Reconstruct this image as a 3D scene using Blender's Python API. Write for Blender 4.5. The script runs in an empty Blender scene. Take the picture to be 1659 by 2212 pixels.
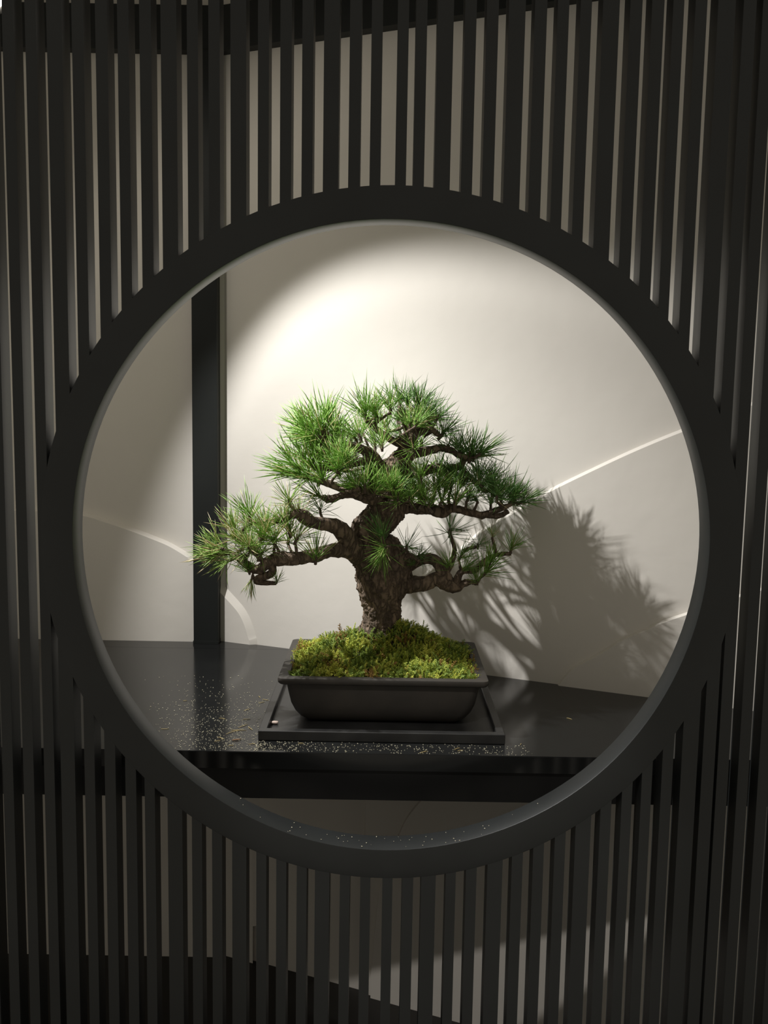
import bpy, bmesh, math, random
import numpy as np
from mathutils import Vector, Matrix, noise

random.seed(7)
rng = np.random.default_rng(11)
S = bpy.context.scene
C = S.collection

# ------------------------------------------------------------------ camera
W, H = 1659, 2212
FPX, PITCH, ROLL = 2019.6, 0.1150128, 0.0169761
CAM = Vector((0.0, -1.6, 1.67))
cam_d = bpy.data.cameras.new('camera')
cam = bpy.data.objects.new('camera', cam_d)
C.objects.link(cam)
cam_d.sensor_fit = 'VERTICAL'
cam_d.sensor_height = 24.0
cam_d.lens = FPX / H * 24.0
cam_d.clip_start = 0.02
cam.matrix_world = (Matrix.Translation(CAM) @ Matrix.Rotation(math.pi / 2 - PITCH, 4, 'X')
                    @ Matrix.Rotation(ROLL, 4, 'Z'))
S.camera = cam

# ------------------------------------------------------------------ world, exposure, room light
w = bpy.data.worlds.new('dim_room')
S.world = w
w.use_nodes = True
w.node_tree.nodes['Background'].inputs[0].default_value = (1.0, 0.92, 0.78, 1)
w.node_tree.nodes['Background'].inputs[1].default_value = 0.30
S.view_settings.view_transform = 'Standard'
S.view_settings.look = 'None'
S.view_settings.exposure = 0.0
S.view_settings.gamma = 1.0
S.view_settings.use_curve_mapping = False

SPOT_POS, SPOT_AIM = Vector((-0.7913, 0.40, 2.4595)), Vector((0.0, 0.481, 1.2801))
SPOT_W, SPOT_ANGLE, SPOT_BLEND = 68.0, 81.0, 0.32
CORE_W, CORE_ANGLE = 80.0, 64.0
SPILL_W = 3.5
HALL_W = 90.0
# downlight of the dim hall in front of the screen
ld = bpy.data.lights.new('hall_downlight', 'SPOT')
ld.energy = HALL_W; ld.color = (1.0, 0.96, 0.92); ld.spot_size = math.radians(20); ld.spot_blend = 0.6
ld.shadow_soft_size = 0.03
lo = bpy.data.objects.new('hall_downlight', ld)
C.objects.link(lo)
lo.location = (-0.42, -1.5, 2.93)
lo.rotation_euler = (Vector((0.10, 0.0, 0.98)) - lo.location).to_track_quat('-Z', 'Y').to_euler()


# ------------------------------------------------------------------ pixel -> point at a chosen depth / plane
def ray(px, py):
    uu, vv = px - W / 2, py - H / 2
    u = uu * math.cos(ROLL) + vv * math.sin(ROLL)
    v = -uu * math.sin(ROLL) + vv * math.cos(ROLL)
    y = FPX * math.cos(PITCH) - v * math.sin(PITCH)
    z = -FPX * math.sin(PITCH) - v * math.cos(PITCH)
    return Vector((u / y, 1.0, z / y))


def at(px, py, Y):
    return CAM + ray(px, py) * (Y - CAM.y)


def at_z(px, py, Z):
    r = ray(px, py)
    return CAM + r * ((Z - CAM.z) / r.z)


def at_wall(px, py, A, B):
    r = ray(px, py)
    n = Vector((-(B[1] - A[1]), B[0] - A[0]))
    t = (n.x * (A[0] - CAM.x) + n.y * (A[1] - CAM.y)) / (n.x * r.x + n.y * r.y)
    return CAM + r * t


# ------------------------------------------------------------------ helpers
def mesh_obj(name, verts, faces, mat, parent=None, smooth=False):
    me = bpy.data.meshes.new(name)
    me.from_pydata([tuple(v) for v in verts], [], faces)
    me.update()
    bm = bmesh.new(); bm.from_mesh(me)
    bmesh.ops.recalc_face_normals(bm, faces=bm.faces)
    bm.to_mesh(me); bm.free()
    for m in (mat if isinstance(mat, (list, tuple)) else [mat]):
        me.materials.append(m)
    if smooth:
        me.polygons.foreach_set('use_smooth', [True] * len(me.polygons))
    o = bpy.data.objects.new(name, me)
    C.objects.link(o)
    if parent:
        o.parent = parent
        o.matrix_parent_inverse = parent.matrix_world.inverted()
    return o


def bm_obj(name, bm, mat, parent=None, smooth=False):
    bmesh.ops.recalc_face_normals(bm, faces=bm.faces)
    me = bpy.data.meshes.new(name)
    bm.to_mesh(me); bm.free()
    for m in (mat if isinstance(mat, (list, tuple)) else [mat]):
        me.materials.append(m)
    if smooth:
        me.polygons.foreach_set('use_smooth', [True] * len(me.polygons))
    o = bpy.data.objects.new(name, me)
    C.objects.link(o)
    if parent:
        o.parent = parent
        o.matrix_parent_inverse = parent.matrix_world.inverted()
    return o


def empty(name, loc):
    o = bpy.data.objects.new(name, None)
    C.objects.link(o)
    o.location = loc
    o.empty_display_size = 0.05
    o.matrix_world = Matrix.Translation(Vector(loc))
    return o


def tag(o, label=None, cat=None, group=None, kind=None):
    if label: o['label'] = label
    if cat: o['category'] = cat
    if group: o['group'] = group
    if kind: o['kind'] = kind
    return o


def add_box(bm, x0, x1, y0, y1, z0, z1, bevel=0.0, seg=1):
    vs = [bm.verts.new(p) for p in ((x0, y0, z0), (x1, y0, z0), (x1, y1, z0), (x0, y1, z0),
                                    (x0, y0, z1), (x1, y0, z1), (x1, y1, z1), (x0, y1, z1))]
    fs = [bm.faces.new([vs[i] for i in f]) for f in ((0, 3, 2, 1), (4, 5, 6, 7), (0, 1, 5, 4), (1, 2, 6, 5), (2, 3, 7, 6), (3, 0, 4, 7))]
    if bevel:
        es = list({e for f in fs for e in f.edges})
        bmesh.ops.bevel(bm, geom=es, offset=bevel, segments=seg, affect='EDGES', profile=0.5)
    return bm


def box_obj(name, b, mat, parent=None, bevel=0.0, seg=1):
    bm = bmesh.new()
    add_box(bm, *b, bevel=bevel, seg=seg)
    return bm_obj(name, bm, mat, parent)


def prism(name, poly, z0, z1, mat, parent=None, bevel=0.0):
    bm = bmesh.new()
    lo_ = [bm.verts.new((p[0], p[1], z0)) for p in poly]
    hi_ = [bm.verts.new((p[0], p[1], z1)) for p in poly]
    n = len(poly)
    bm.faces.new(list(reversed(lo_))); top = bm.faces.new(hi_)
    for i in range(n):
        bm.faces.new((lo_[i], lo_[(i + 1) % n], hi_[(i + 1) % n], hi_[i]))
    if bevel:
        bmesh.ops.bevel(bm, geom=list(top.edges), offset=bevel, segments=2, affect='EDGES')
    return bm_obj(name, bm, mat, parent)


# ------------------------------------------------------------------ materials
def mat(name, col, rough=0.5, spec=0.5, coat=0.0):
    m = bpy.data.materials.new(name)
    m.use_nodes = True
    b = m.node_tree.nodes['Principled BSDF']
    b.inputs['Base Color'].default_value = (*col, 1)
    b.inputs['Roughness'].default_value = rough
    b.inputs['Specular IOR Level'].default_value = spec
    b.inputs['Coat Weight'].default_value = coat
    return m


def nodes(m):
    return m.node_tree.nodes, m.node_tree.links, m.node_tree.nodes['Principled BSDF']


def vary(m, c1, c2, scale=8.0, detail=5.0, bump=0.0, bump_scale=None, dist=0.002, stretch=None, rough=None):
    N, L, b = nodes(m)
    tc = N.new('ShaderNodeTexCoord')
    src = tc.outputs['Object']
    if stretch:
        mp = N.new('ShaderNodeMapping'); mp.inputs['Scale'].default_value = stretch
        L.new(src, mp.inputs['Vector']); src = mp.outputs['Vector']
    n = N.new('ShaderNodeTexNoise'); n.inputs['Scale'].default_value = scale; n.inputs['Detail'].default_value = detail
    L.new(src, n.inputs['Vector'])
    r = N.new('ShaderNodeValToRGB')
    r.color_ramp.elements[0].position = 0.3; r.color_ramp.elements[0].color = (*c1, 1)
    r.color_ramp.elements[1].position = 0.7; r.color_ramp.elements[1].color = (*c2, 1)
    L.new(n.outputs['Fac'], r.inputs['Fac']); L.new(r.outputs['Color'], b.inputs['Base Color'])
    if rough:
        mr = N.new('ShaderNodeMapRange'); mr.inputs['To Min'].default_value = rough[0]; mr.inputs['To Max'].default_value = rough[1]
        L.new(n.outputs['Fac'], mr.inputs['Value']); L.new(mr.outputs['Result'], b.inputs['Roughness'])
    if bump:
        n2 = N.new('ShaderNodeTexNoise'); n2.inputs['Scale'].default_value = bump_scale or scale * 6; n2.inputs['Detail'].default_value = 6
        L.new(src, n2.inputs['Vector'])
        bp = N.new('ShaderNodeBump'); bp.inputs['Strength'].default_value = bump; bp.inputs['Distance'].default_value = dist
        L.new(n2.outputs['Fac'], bp.inputs['Height']); L.new(bp.outputs['Normal'], b.inputs['Normal'])
    return m


M_plaster = vary(mat('white_plaster', (.74, .71, .67), 0.9, 0.2), (.78, .74, .675), (.83, .79, .72), 3.0, 4, 0.25, 18, 0.004)
M_paint = vary(mat('charcoal_paint', (.017, .019, .019), 0.42, 0.35), (.015, .0165, .0165), (.020, .022, .022), 6.0, 4, 0.12, 180, 0.0006, rough=(0.36, 0.46))
M_post = vary(mat('black_post_paint', (.016, .018, .017), 0.5, 0.25), (.014, .016, .015), (.019, .021, .02), 5.0, 3)
M_floor = vary(mat('dark_floor', (.02, .018, .016), 0.5), (.016, .015, .013), (.024, .022, .02), 4.0, 4)
M_ceil = mat('pale_ceiling', (.6, .58, .55), 0.9)
M_lacq = vary(mat('black_lacquer', (.010, .0105, .0105), 0.14, 0.45), (.009, .0095, .0095), (.013, .0135, .0132), 7.0, 5, rough=(0.10, 0.2))
M_apron = mat('black_apron', (.008, .008, .008), 0.3, 0.4)
M_pot = vary(mat('unglazed_clay', (.04, .035, .029), 0.62), (.026, .023, .019), (.042, .036, .029), 14.0, 6, 0.3, 90, 0.001)
M_tray = vary(mat('black_tray_plastic', (.018, .018, .018), 0.35), (.014, .014, .014), (.024, .024, .023), 20.0, 5, rough=(0.28, 0.45))
M_soil = vary(mat('dark_soil', (.03, .02, .012), 0.95), (.018, .012, .008), (.05, .032, .018), 60.0, 5, 0.8, 120, 0.004)
M_metal = mat('black_lamp_metal', (.02, .02, .02), 0.45)
M_stone = vary(mat('pale_stone', (.5, .4, .34), 0.8), (.42, .33, .28), (.58, .47, .40), 90, 4)
M_dry = vary(mat('dry_needle', (.42, .33, .14), 0.7), (.34, .24, .09), (.52, .42, .18), 40, 3)
M_twigdry = mat('dry_brown_bark_flake', (.30, .16, .08), 0.8)
M_sand = vary(mat('pale_sand', (.55, .50, .36), 0.75), (.42, .38, .24), (.66, .62, .48), 300, 3)
M_seam = mat('pale_filler', (.5, .5, .47), 0.6)

# bark: plates and cracks with lighter flakes
M_bark = mat('pine_bark', (.1, .08, .06), 0.92, 0.2)
N, L, b = nodes(M_bark)
tc = N.new('ShaderNodeTexCoord')
mp = N.new('ShaderNodeMapping'); mp.inputs['Scale'].default_value = (1.0, 1.0, 0.45)
L.new(tc.outputs['Object'], mp.inputs['Vector'])
nz = N.new('ShaderNodeTexNoise'); nz.inputs['Scale'].default_value = 45; nz.inputs['Detail'].default_value = 5
L.new(mp.outputs['Vector'], nz.inputs['Vector'])
mx = N.new('ShaderNodeMix'); mx.data_type = 'VECTOR'; mx.inputs['Factor'].default_value = 0.045
L.new(mp.outputs['Vector'], mx.inputs['A']); L.new(nz.outputs['Color'], mx.inputs['B'])
vo = N.new('ShaderNodeTexVoronoi'); vo.feature = 'DISTANCE_TO_EDGE'; vo.inputs['Scale'].default_value = 62
L.new(mx.outputs['Result'], vo.inputs['Vector'])
vc = N.new('ShaderNodeTexVoronoi'); vc.inputs['Scale'].default_value = 62
L.new(mx.outputs['Result'], vc.inputs['Vector'])
rp = N.new('ShaderNodeValToRGB')
rp.color_ramp.elements[0].color = (.105, .082, .063, 1); rp.color_ramp.elements[0].position = 0.0
rp.color_ramp.elements[1].color = (.23, .18, .137, 1); rp.color_ramp.elements[1].position = 0.3
L.new(vo.outputs['Distance'], rp.inputs['Fac'])
hs = N.new('ShaderNodeMix'); hs.data_type = 'RGBA'; hs.blend_type = 'MULTIPLY'; hs.inputs['Factor'].default_value = 0.75
gr = N.new('ShaderNodeValToRGB')
gr.color_ramp.elements[0].color = (.55, .53, .52, 1); gr.color_ramp.elements[1].color = (1.3, 1.22, 1.12, 1)
sx = N.new('ShaderNodeSeparateColor'); L.new(vc.outputs['Color'], sx.inputs['Color'])
L.new(sx.outputs['Red'], gr.inputs['Fac'])
L.new(rp.outputs['Color'], hs.inputs['A']); L.new(gr.outputs['Color'], hs.inputs['B'])
L.new(hs.outputs['Result'], b.inputs['Base Color'])
ad = N.new('ShaderNodeMath'); ad.operation = 'ADD'
L.new(rp.outputs['Alpha'], ad.inputs[0])
ml = N.new('ShaderNodeMath'); ml.operation = 'MULTIPLY_ADD'; ml.inputs[1].default_value = 3.0; ml.inputs[2].default_value = 0.0
L.new(vo.outputs['Distance'], ml.inputs[0])
mi = N.new('ShaderNodeMath'); mi.operation = 'MINIMUM'; mi.inputs[1].default_value = 0.6
L.new(ml.outputs[0], mi.inputs[0])
L.new(mi.outputs[0], ad.inputs[0]); L.new(nz.outputs['Fac'], ad.inputs[1])
bp = N.new('ShaderNodeBump'); bp.inputs['Strength'].default_value = 0.9; bp.inputs['Distance'].default_value = 0.004
L.new(ad.outputs[0], bp.inputs['Height']); L.new(bp.outputs['Normal'], b.inputs['Normal'])
M_scar = vary(mat('pale_bark_scar', (.30, .23, .16), 0.9), (.16, .115, .08), (.36, .28, .2), 70, 5, 0.6, 160, 0.002)


def needle_mat(name, ca, cb, dry, p_dry):
    m = bpy.data.materials.new(name); m.use_nodes = True
    N, L = m.node_tree.nodes, m.node_tree.links
    b = N['Principled BSDF']; out = N['Material Output']
    g = N.new('ShaderNodeNewGeometry')
    r = N.new('ShaderNodeValToRGB')
    e = r.color_ramp.elements
    e[0].position = 0.0; e[0].color = (*ca, 1)
    e[1].position = 1.0 - p_dry - 0.02; e[1].color = (*cb, 1)
    k = e.new(1.0 - p_dry); k.color = (*dry, 1)
    L.new(g.outputs['Random Per Island'], r.inputs['Fac'])
    L.new(r.outputs['Color'], b.inputs['Base Color'])
    b.inputs['Roughness'].default_value = 0.42
    b.inputs['Specular IOR Level'].default_value = 0.5
    t = N.new('ShaderNodeBsdfTranslucent'); L.new(r.outputs['Color'], t.inputs['Color'])
    mxs = N.new('ShaderNodeMixShader'); mxs.inputs[0].default_value = 0.38
    L.new(b.outputs[0], mxs.inputs[1]); L.new(t.outputs[0], mxs.inputs[2]); L.new(mxs.outputs[0], out.inputs['Surface'])
    return m


M_needle = needle_mat('green_needles', (.19, .39, .06), (.37, .60, .13), (.62, .56, .27), 0.06)
M_needle_y = needle_mat('olive_needles', (.24, .42, .08), (.44, .60, .18), (.78, .68, .42), 0.14)
M_needle_d = needle_mat('deep_green_needles', (.12, .28, .065), (.22, .41, .10), (.45, .40, .18), 0.04)
M_bud = mat('brown_bud', (.10, .07, .05), 0.85)

M_moss = bpy.data.materials.new('moss'); M_moss.use_nodes = True
N, L, b = nodes(M_moss)
a = N.new('ShaderNodeAttribute'); a.attribute_name = 'tint'
L.new(a.outputs['Color'], b.inputs['Base Color'])
b.inputs['Roughness'].default_value = 0.7
t = N.new('ShaderNodeBsdfTranslucent'); L.new(a.outputs['Color'], t.inputs['Color'])
ms = N.new('ShaderNodeMixShader'); ms.inputs[0].default_value = 0.3
L.new(b.outputs[0], ms.inputs[1]); L.new(t.outputs[0], ms.inputs[2]); L.new(ms.outputs[0], N['Material Output'].inputs['Surface'])

M_glow = bpy.data.materials.new('lit_lens'); M_glow.use_nodes = True
N, L, b = nodes(M_glow)
b.inputs['Emission Color'].default_value = (1, .9, .75, 1); b.inputs['Emission Strength'].default_value = 25

# ------------------------------------------------------------------ the niche: floor, ceiling, walls
ZT = 0.9754            # tabletop height
CEIL = 3.0
YL = 1.075             # face of the straight wall
WA, WB = (-0.2692, 0.9976), (0.284, 0.7707)        # face of the slanting wall
SL = (WB[1] - WA[1]) / (WB[0] - WA[0])
LN = math.hypot(1, SL)
NRM = Vector((SL / LN, -1 / LN, 0))                # towards the hall


def wall_y(x): return WA[1] + SL * (x - WA[0])


XC = WA[0] + (YL - WA[1]) / SL                     # the corner
tag(box_obj('floor', (-2.2, 2.4, -0.6, 1.5, -0.05, 0.0), M_floor), 'dark floor under the shelf', None, None, 'structure')
tag(box_obj('ceiling', (-1.7, 1.9, 0.06, 1.5, CEIL, CEIL + .05), M_ceil), 'pale niche ceiling', None, None, 'structure')
wl = tag(prism('wall_left', [(-1.65, YL), (XC, YL), (XC + .03, YL + .15), (-1.65, YL + .15)], 0, CEIL, M_plaster),
         'plain pale plaster wall behind black post', None, None, 'structure')
wr = tag(prism('wall_right', [(XC, YL), (1.75, wall_y(1.75)), (1.80, wall_y(1.75) + .15), (XC + .03, YL + .15)], 0, CEIL, M_plaster),
         'slanting pale plaster wall with mountain relief', None, None, 'structure')
tag(box_obj('wall_side', (-1.75, -1.65, 0.08, YL + .15, 0, CEIL), M_plaster), 'pale end wall of the niche', None, None, 'structure')


def catmull(pts, n):
    pts = [Vector(p) for p in pts]
    P = [pts[0] * 2 - pts[1]] + pts + [pts[-1] * 2 - pts[-2]]
    out = []
    for i in range(1, len(P) - 2):
        p0, p1, p2, p3 = P[i - 1:i + 3]
        for k in range(n):
            t = k / n
            out.append(0.5 * ((2 * p1) + (p2 - p0) * t + (2 * p0 - 5 * p1 + 4 * p2 - p3) * t * t + (3 * p1 - p0 - 3 * p2 + p3) * t ** 3))
    out.append(pts[-1])
    return out


def hill(name, px, A, B, nrm, thick, chamf, parent, base=0.0, flip=1.0):
    """a raised plaster layer: top edge chamfered, front face `thick` proud of the wall plane"""
    A2 = (A[0] + nrm.x * 0, A[1] + nrm.y * 0)
    top = catmull([at_wall(x, y, A2, B) for x, y in px], 12)
    d = Vector((B[0] - A[0], B[1] - A[1], 0)).normalized()
    n = len(top)
    back, front = [], []
    for i, p in enumerate(top):
        q0, q1 = top[max(0, i - 1)], top[min(n - 1, i + 1)]
        tg = (q1 - q0).normalized()
        pr = Vector((0, 0, 1)).cross(d)                # unused axis guard
        inn = tg.cross(nrm).normalized()
        if inn.dot(Vector((0, 0, -1))) * 1.0 + inn.dot(d) * flip * 0.6 < 0:
            inn = -inn
        back.append(p - nrm * 0.004)
        front.append(p + nrm * thick + inn * chamf)
    verts, faces = [], []
    for i in range(n):
        lo_b = Vector((front[i].x, front[i].y, base))
        verts += [back[i], front[i]]
    for i in range(n - 1):
        faces.append((2 * i, 2 * i + 1, 2 * i + 3, 2 * i + 2))
    # front face: fan down to the base line, kept in the layer's own plane
    m0 = len(verts)
    for i in range(n):
        verts.append(Vector((front[i].x, front[i].y, min(base, front[i].z - 1e-4))))
    for i in range(n - 1):
        if abs(front[i + 1].dot(d) - front[i].dot(d)) > 1e-5:
            faces.append((2 * i + 1, m0 + i, m0 + i + 1, 2 * i + 3))
    return mesh_obj(name, verts, faces, M_plaster, parent)


h1 = hill('hill_relief', [(783, 1950), (788, 1650), (798, 1420), (822, 1345), (860, 1285), (906, 1243), (947, 1213), (1003, 1172), (1044, 1138),
                     (1149, 1076.6), (1197, 1048.6), (1297, 1000), (1380, 962), (1470, 925), (1636, 862), (1800, 812), (1990, 775)],
     WA, WB, NRM, 0.011, 0.010, wr)
WA2 = (WA[0] + NRM.x * .011, WA[1] + NRM.y * .011); WB2 = (WB[0] + NRM.x * .011, WB[1] + NRM.y * .011)
hill('hill_relief', [(800, 2100), (822, 1900), (860, 1800), (895, 1740), (985, 1650), (1100, 1560), (1190, 1490), (1216, 1460), (1239, 1437), (1295, 1407),
                     (1343, 1377), (1396, 1355), (1433, 1338), (1483, 1321), (1605, 1280), (1800, 1225), (1990, 1190)],
     WA2, WB2, NRM, 0.011, 0.006, wr)
hill('hill_relief', [(470, 1246), (481, 1256), (503, 1279), (530, 1310), (545, 1338), (555, 1369), (560, 1395), (563, 1500), (565, 1700), (566, 2000)],
     WA, WB, NRM, 0.013, 0.024, wr, flip=-1.0)
LA, LB = (-1.5, YL), (-0.5, YL)
hill('hill_relief', [(-420, 1190), (-250, 1130), (-100, 1102), (60, 1096), (180, 1106), (234, 1121), (285, 1138), (335, 1157), (374, 1174), (417, 1201), (455, 1232), (478, 1254)],
     LA, LB, Vector((0, -1, 0)), 0.022, 0.008, wl, flip=-1.0)

# black beam running along the top of both walls
bz0, bz1 = 2.607, 2.722
pr_ = 0.035
bx1 = 1.72
def off(x): return (x + NRM.x * pr_, wall_y(x) + NRM.y * pr_)
xo = XC - 0.006
tag(prism('trim_1', [(-1.64, YL - pr_), (xo, YL - pr_), off(bx1), (bx1, wall_y(bx1)), (XC, YL), (-1.64, YL)], bz0, bz1, M_post),
    'black beam along the top of the plaster walls', None, None, 'structure')
# black corner post standing on the shelf, up to the ceiling
p0 = empty('trim_2', (-0.5065, 1.06, ZT))
tag(p0, 'tall square black post at the wall corner behind the bonsai', None, None, 'structure')
box_obj('shaft', (-0.542, -0.471, 1.031, 1.10, ZT + .002, bz0), M_post, p0, 0.0015)
box_obj('foot', (-0.543, -0.470, 1.0285, 1.10, ZT, ZT + .008), M_post, p0)

# ------------------------------------------------------------------ slatted screen with a round opening
RX, RZ, RI, RO, RD = 0.01226, 1.42513, 0.5511, 0.6056, 0.0563
SD = 0.0395
scr = tag(empty('slatted_screen', (RX, 0.03, 0.0)), 'dark vertical slat screen framing a large round opening', 'screen')
# ring: lathe of a rounded rectangle, edges softened
prof = []
bv = 0.0016
def arc(cx, cy, a0):
    return [(cx + bv * math.cos(math.radians(a0 + k * 45)), cy + bv * math.sin(math.radians(a0 + k * 45))) for k in range(3)]
prof = arc(RI + bv, bv, 180) + arc(RO - bv, bv, 270) + arc(RO - bv, RD - bv, 0) + arc(RI + bv, RD - bv, 90)
nseg = 160
verts, faces = [], []
for i in range(nseg):
    th = 2 * math.pi * i / nseg
    for r_, y_ in prof:
        wob = 0.0007 * math.sin(7 * th + 1.0) if r_ < (RI + RO) / 2 else 0
        verts.append((RX + (r_ + wob) * math.cos(th), y_, RZ + (r_ + wob) * math.sin(th)))
k = len(prof)
for i in range(nseg):
    j = (i + 1) % nseg
    for q in range(k):
        faces.append((i * k + q, i * k + (q + 1) % k, j * k + (q + 1) % k, j * k + q))
ring = mesh_obj('ring_frame', verts, faces, M_paint, scr, smooth=True)
ring['label'] = 'thick round dark frame of the opening'
ring.data.set_sharp_from_angle(angle=math.radians(25))

TOP = [(-0.6346, -0.6162), (-0.5975, -0.5793), (-0.5624, -0.5375), (-0.5215, -0.5026), (-0.4831, -0.4637), (-0.4472, -0.4289), (-0.4114, -0.3924), (-0.3768, -0.3511), (-0.3341, -0.3162), (-0.2991, -0.2808), (-0.2632, -0.2374), (-0.2183, -0.2003), (-0.1818, -0.1632), (-0.146, -0.1278), (-0.1106, -0.0852), (-0.0687, -0.0494), (-0.0334, -0.0155), (0.0089, 0.027), (0.0385, 0.0568), (0.0735, 0.0997), (0.1179, 0.1367), (0.1531, 0.1724), (0.1888, 0.2159), (0.231, 0.2509), (0.268, 0.2865), (0.305, 0.3231), (0.3413, 0.3682), (0.3854, 0.405), (0.4207, 0.4405), (0.455, 0.4726), (0.491, 0.51), (0.5278, 0.556), (0.5691, 0.5897), (0.6005, 0.6204)]
extraL = [(-0.6530 - .0358 * i - .018, -0.6530 - .0358 * i) for i in range(5)]
extraR = [(0.6375 + .0365 * i, 0.6375 + .0365 * i + (.027 if i % 4 == 2 else .019)) for i in range(6)]
# lower run: right edge of each slat read at pixel row 1950
BR = [38, 71, 118, 168, 210, 254, 297.5, 337, 395, 437, 480, 532, 575, 618, 662, 711, 755, 799, 847, 891.6, 940, 983, 1027.6, 1083, 1126, 1170.6, 1216, 1269, 1311, 1354, 1394.7, 1437.7, 1489, 1526, 1562, 1608, 1650]
BW = [.018, .018, .019, .025, .018, .019, .019, .018, .026, .018, .018, .0255, .018, .018, .018, .0262, .018, .018, .018, .020, .0262, .018, .019, .027, .0195, .019, .019, .027, .019, .018, .018, .019, .028, .022, .020, .0195, .019]
BOT = []
for px_, wd in zip(BR, BW):
    x1 = at(px_, 1950, 0.0).x
    BOT.append((x1 - wd, x1))
RE = RO - 0.004


def circ(x):
    d = abs(x - RX)
    return math.sqrt(RE * RE - d * d) if d < RE else None


def slat(x0, x1, za, zb, end):
    """end: +1 lower end follows the ring (upper slat), -1 upper end follows it (lower slat), 0 straight"""
    h0, h1 = circ(x0), circ(x1)
    zl = [za, za]; zh = [zb, zb]
    if end > 0:
        zl = [RZ + (h0 or 0), RZ + (h1 or 0)]
    if end < 0:
        zh = [RZ - (h0 or 0), RZ - (h1 or 0)]
    nx = 4
    v, f = [], []
    for y in (0.0004, SD):
        for j in range(nx + 1):
            x = x0 + (x1 - x0) * j / nx
            h = circ(x) or 0
            a_ = RZ + h if end > 0 else za
            b_ = RZ - h if end < 0 else zb
            v += [(x, y, a_), (x, y, b_)]
    m = 2 * (nx + 1)
    for j in range(nx):
        o = 2 * j
        f += [(o, o + 1, o + 3, o + 2), (m + o, m + o + 2, m + o + 3, m + o + 1),
              (o, o + 2, m + o + 2, m + o), (o + 1, m + o + 1, m + o + 3, o + 3)]
    f += [(0, m, m + 1, 1), (2 * nx, 2 * nx + 1, m + 2 * nx + 1, m + 2 * nx)]
    mesh_obj('slat', v, f, M_paint, scr)


for x0, x1 in TOP + extraL + extraR:
    if circ(x0) and circ(x1):
        slat(x0, x1, 0, CEIL, +1)
    else:
        slat(x0, x1, 0.0, CEIL, 0)
for x0, x1 in BOT:
    if circ(x0) and circ(x1):
        slat(x0, x1, 0.0, CEIL, -1)

# ------------------------------------------------------------------ black lacquered shelf table
YF = 0.20
YS = at_z(450, 1400.5, ZT).y
tb = tag(empty('display_table', (0.0, YF, 0.875)), 'glossy black built-in table under the bonsai', 'table')
XR = 1.62
def xw(y): return WA[0] + (y - WA[1]) / SL
prism('tabletop', [(-1.645, YF), (XR, YF), (XR, wall_y(XR) - .003), (xw(YS - .0006) - .006, YS - .0006), (-1.645, YS - .0006)], ZT - .035, ZT, M_lacq, tb, 0.0012)
prism('rear_strip', [(-1.645, YS + .0006), (xw(YS + .0006) - .006, YS + .0006), (XC - .004, YL - .002), (-1.645, YL - .002)], ZT - .035, ZT - .0004, M_lacq, tb)
box_obj('apron', (-1.645, XR - .02, YF + .008, YF + .055, 0.875, ZT - .035), M_apron, tb, 0.001)
box_obj('support', (-1.645, XR - .25, YF + .055, YF + .11, 0.885, ZT - .035), M_apron, tb)

# ------------------------------------------------------------------ drip tray, pot, soil
tray = tag(empty('drip_tray', (0.003, 0.47, ZT)), 'shallow rectangular black tray under the bonsai pot', 'tray')
tx0, tx1, ty0, ty1 = -0.252, 0.258, 0.2625, 0.690
TZ = ZT + 0.0215
box_obj('base', (tx0 + .004, tx1 - .004, ty0 + .004, ty1 - .004, ZT + .0005, ZT + .008), M_tray, tray)
for nm, b_ in (('front_rim', (tx0, tx1, ty0, ty0 + .017)), ('back_rim', (tx0, tx1, ty1 - .017, ty1)),
               ('side_rim', (tx0, tx0 + .017, ty0 + .017, ty1 - .017)), ('side_rim', (tx1 - .017, tx1, ty0 + .017, ty1 - .017))):
    box_obj(nm, (*b_, ZT + .0005, TZ), M_tray, tray, 0.0012)

PX, PYc = 0.0045, 0.480
pot = tag(empty('bonsai_pot', (PX, PYc, ZT + .008)), 'rectangular dark brown clay bonsai pot on the black tray', 'pot')
PB, PR = ZT + 0.012, 1.0935


def rrect(hx, hy, r, n=6):
    pts = []
    for cx, cy, a0 in ((hx - r, hy - r, 0), (-hx + r, hy - r, 90), (-hx + r, -hy + r, 180), (hx - r, -hy + r, 270)):
        for k in range(n + 1):
            a_ = math.radians(a0 + 90 * k / n)
            pts.append((cx + r * math.cos(a_), cy + r * math.sin(a_)))
    return pts


def loft(name, secs, mat_, parent, cx, cy, close_first=True, close_last=True, loop=False, smooth=True):
    """secs: (half x, half y, corner radius, z)"""
    v, f = [], []
    n = 28
    for hx, hy, r, z in secs:
        v += [(cx + x, cy + y, z) for x, y in rrect(hx, hy, r)]
    for s in range(len(secs) - 1):
        for i in range(n):
            j = (i + 1) % n
            f.append((s * n + i, s * n + j, (s + 1) * n + j, (s + 1) * n + i))
    if loop:
        s = len(secs) - 1
        for i in range(n):
            j = (i + 1) % n
            f.append((s * n + i, s * n + j, j, i))
    else:
        if close_first: f.append(tuple(reversed(range(n))))
        if close_last: f.append(tuple(range((len(secs) - 1) * n, len(secs) * n)))
    o = mesh_obj(name, v, f, mat_, parent, smooth)
    o.data.set_sharp_from_angle(angle=math.radians(40))
    return o


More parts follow.
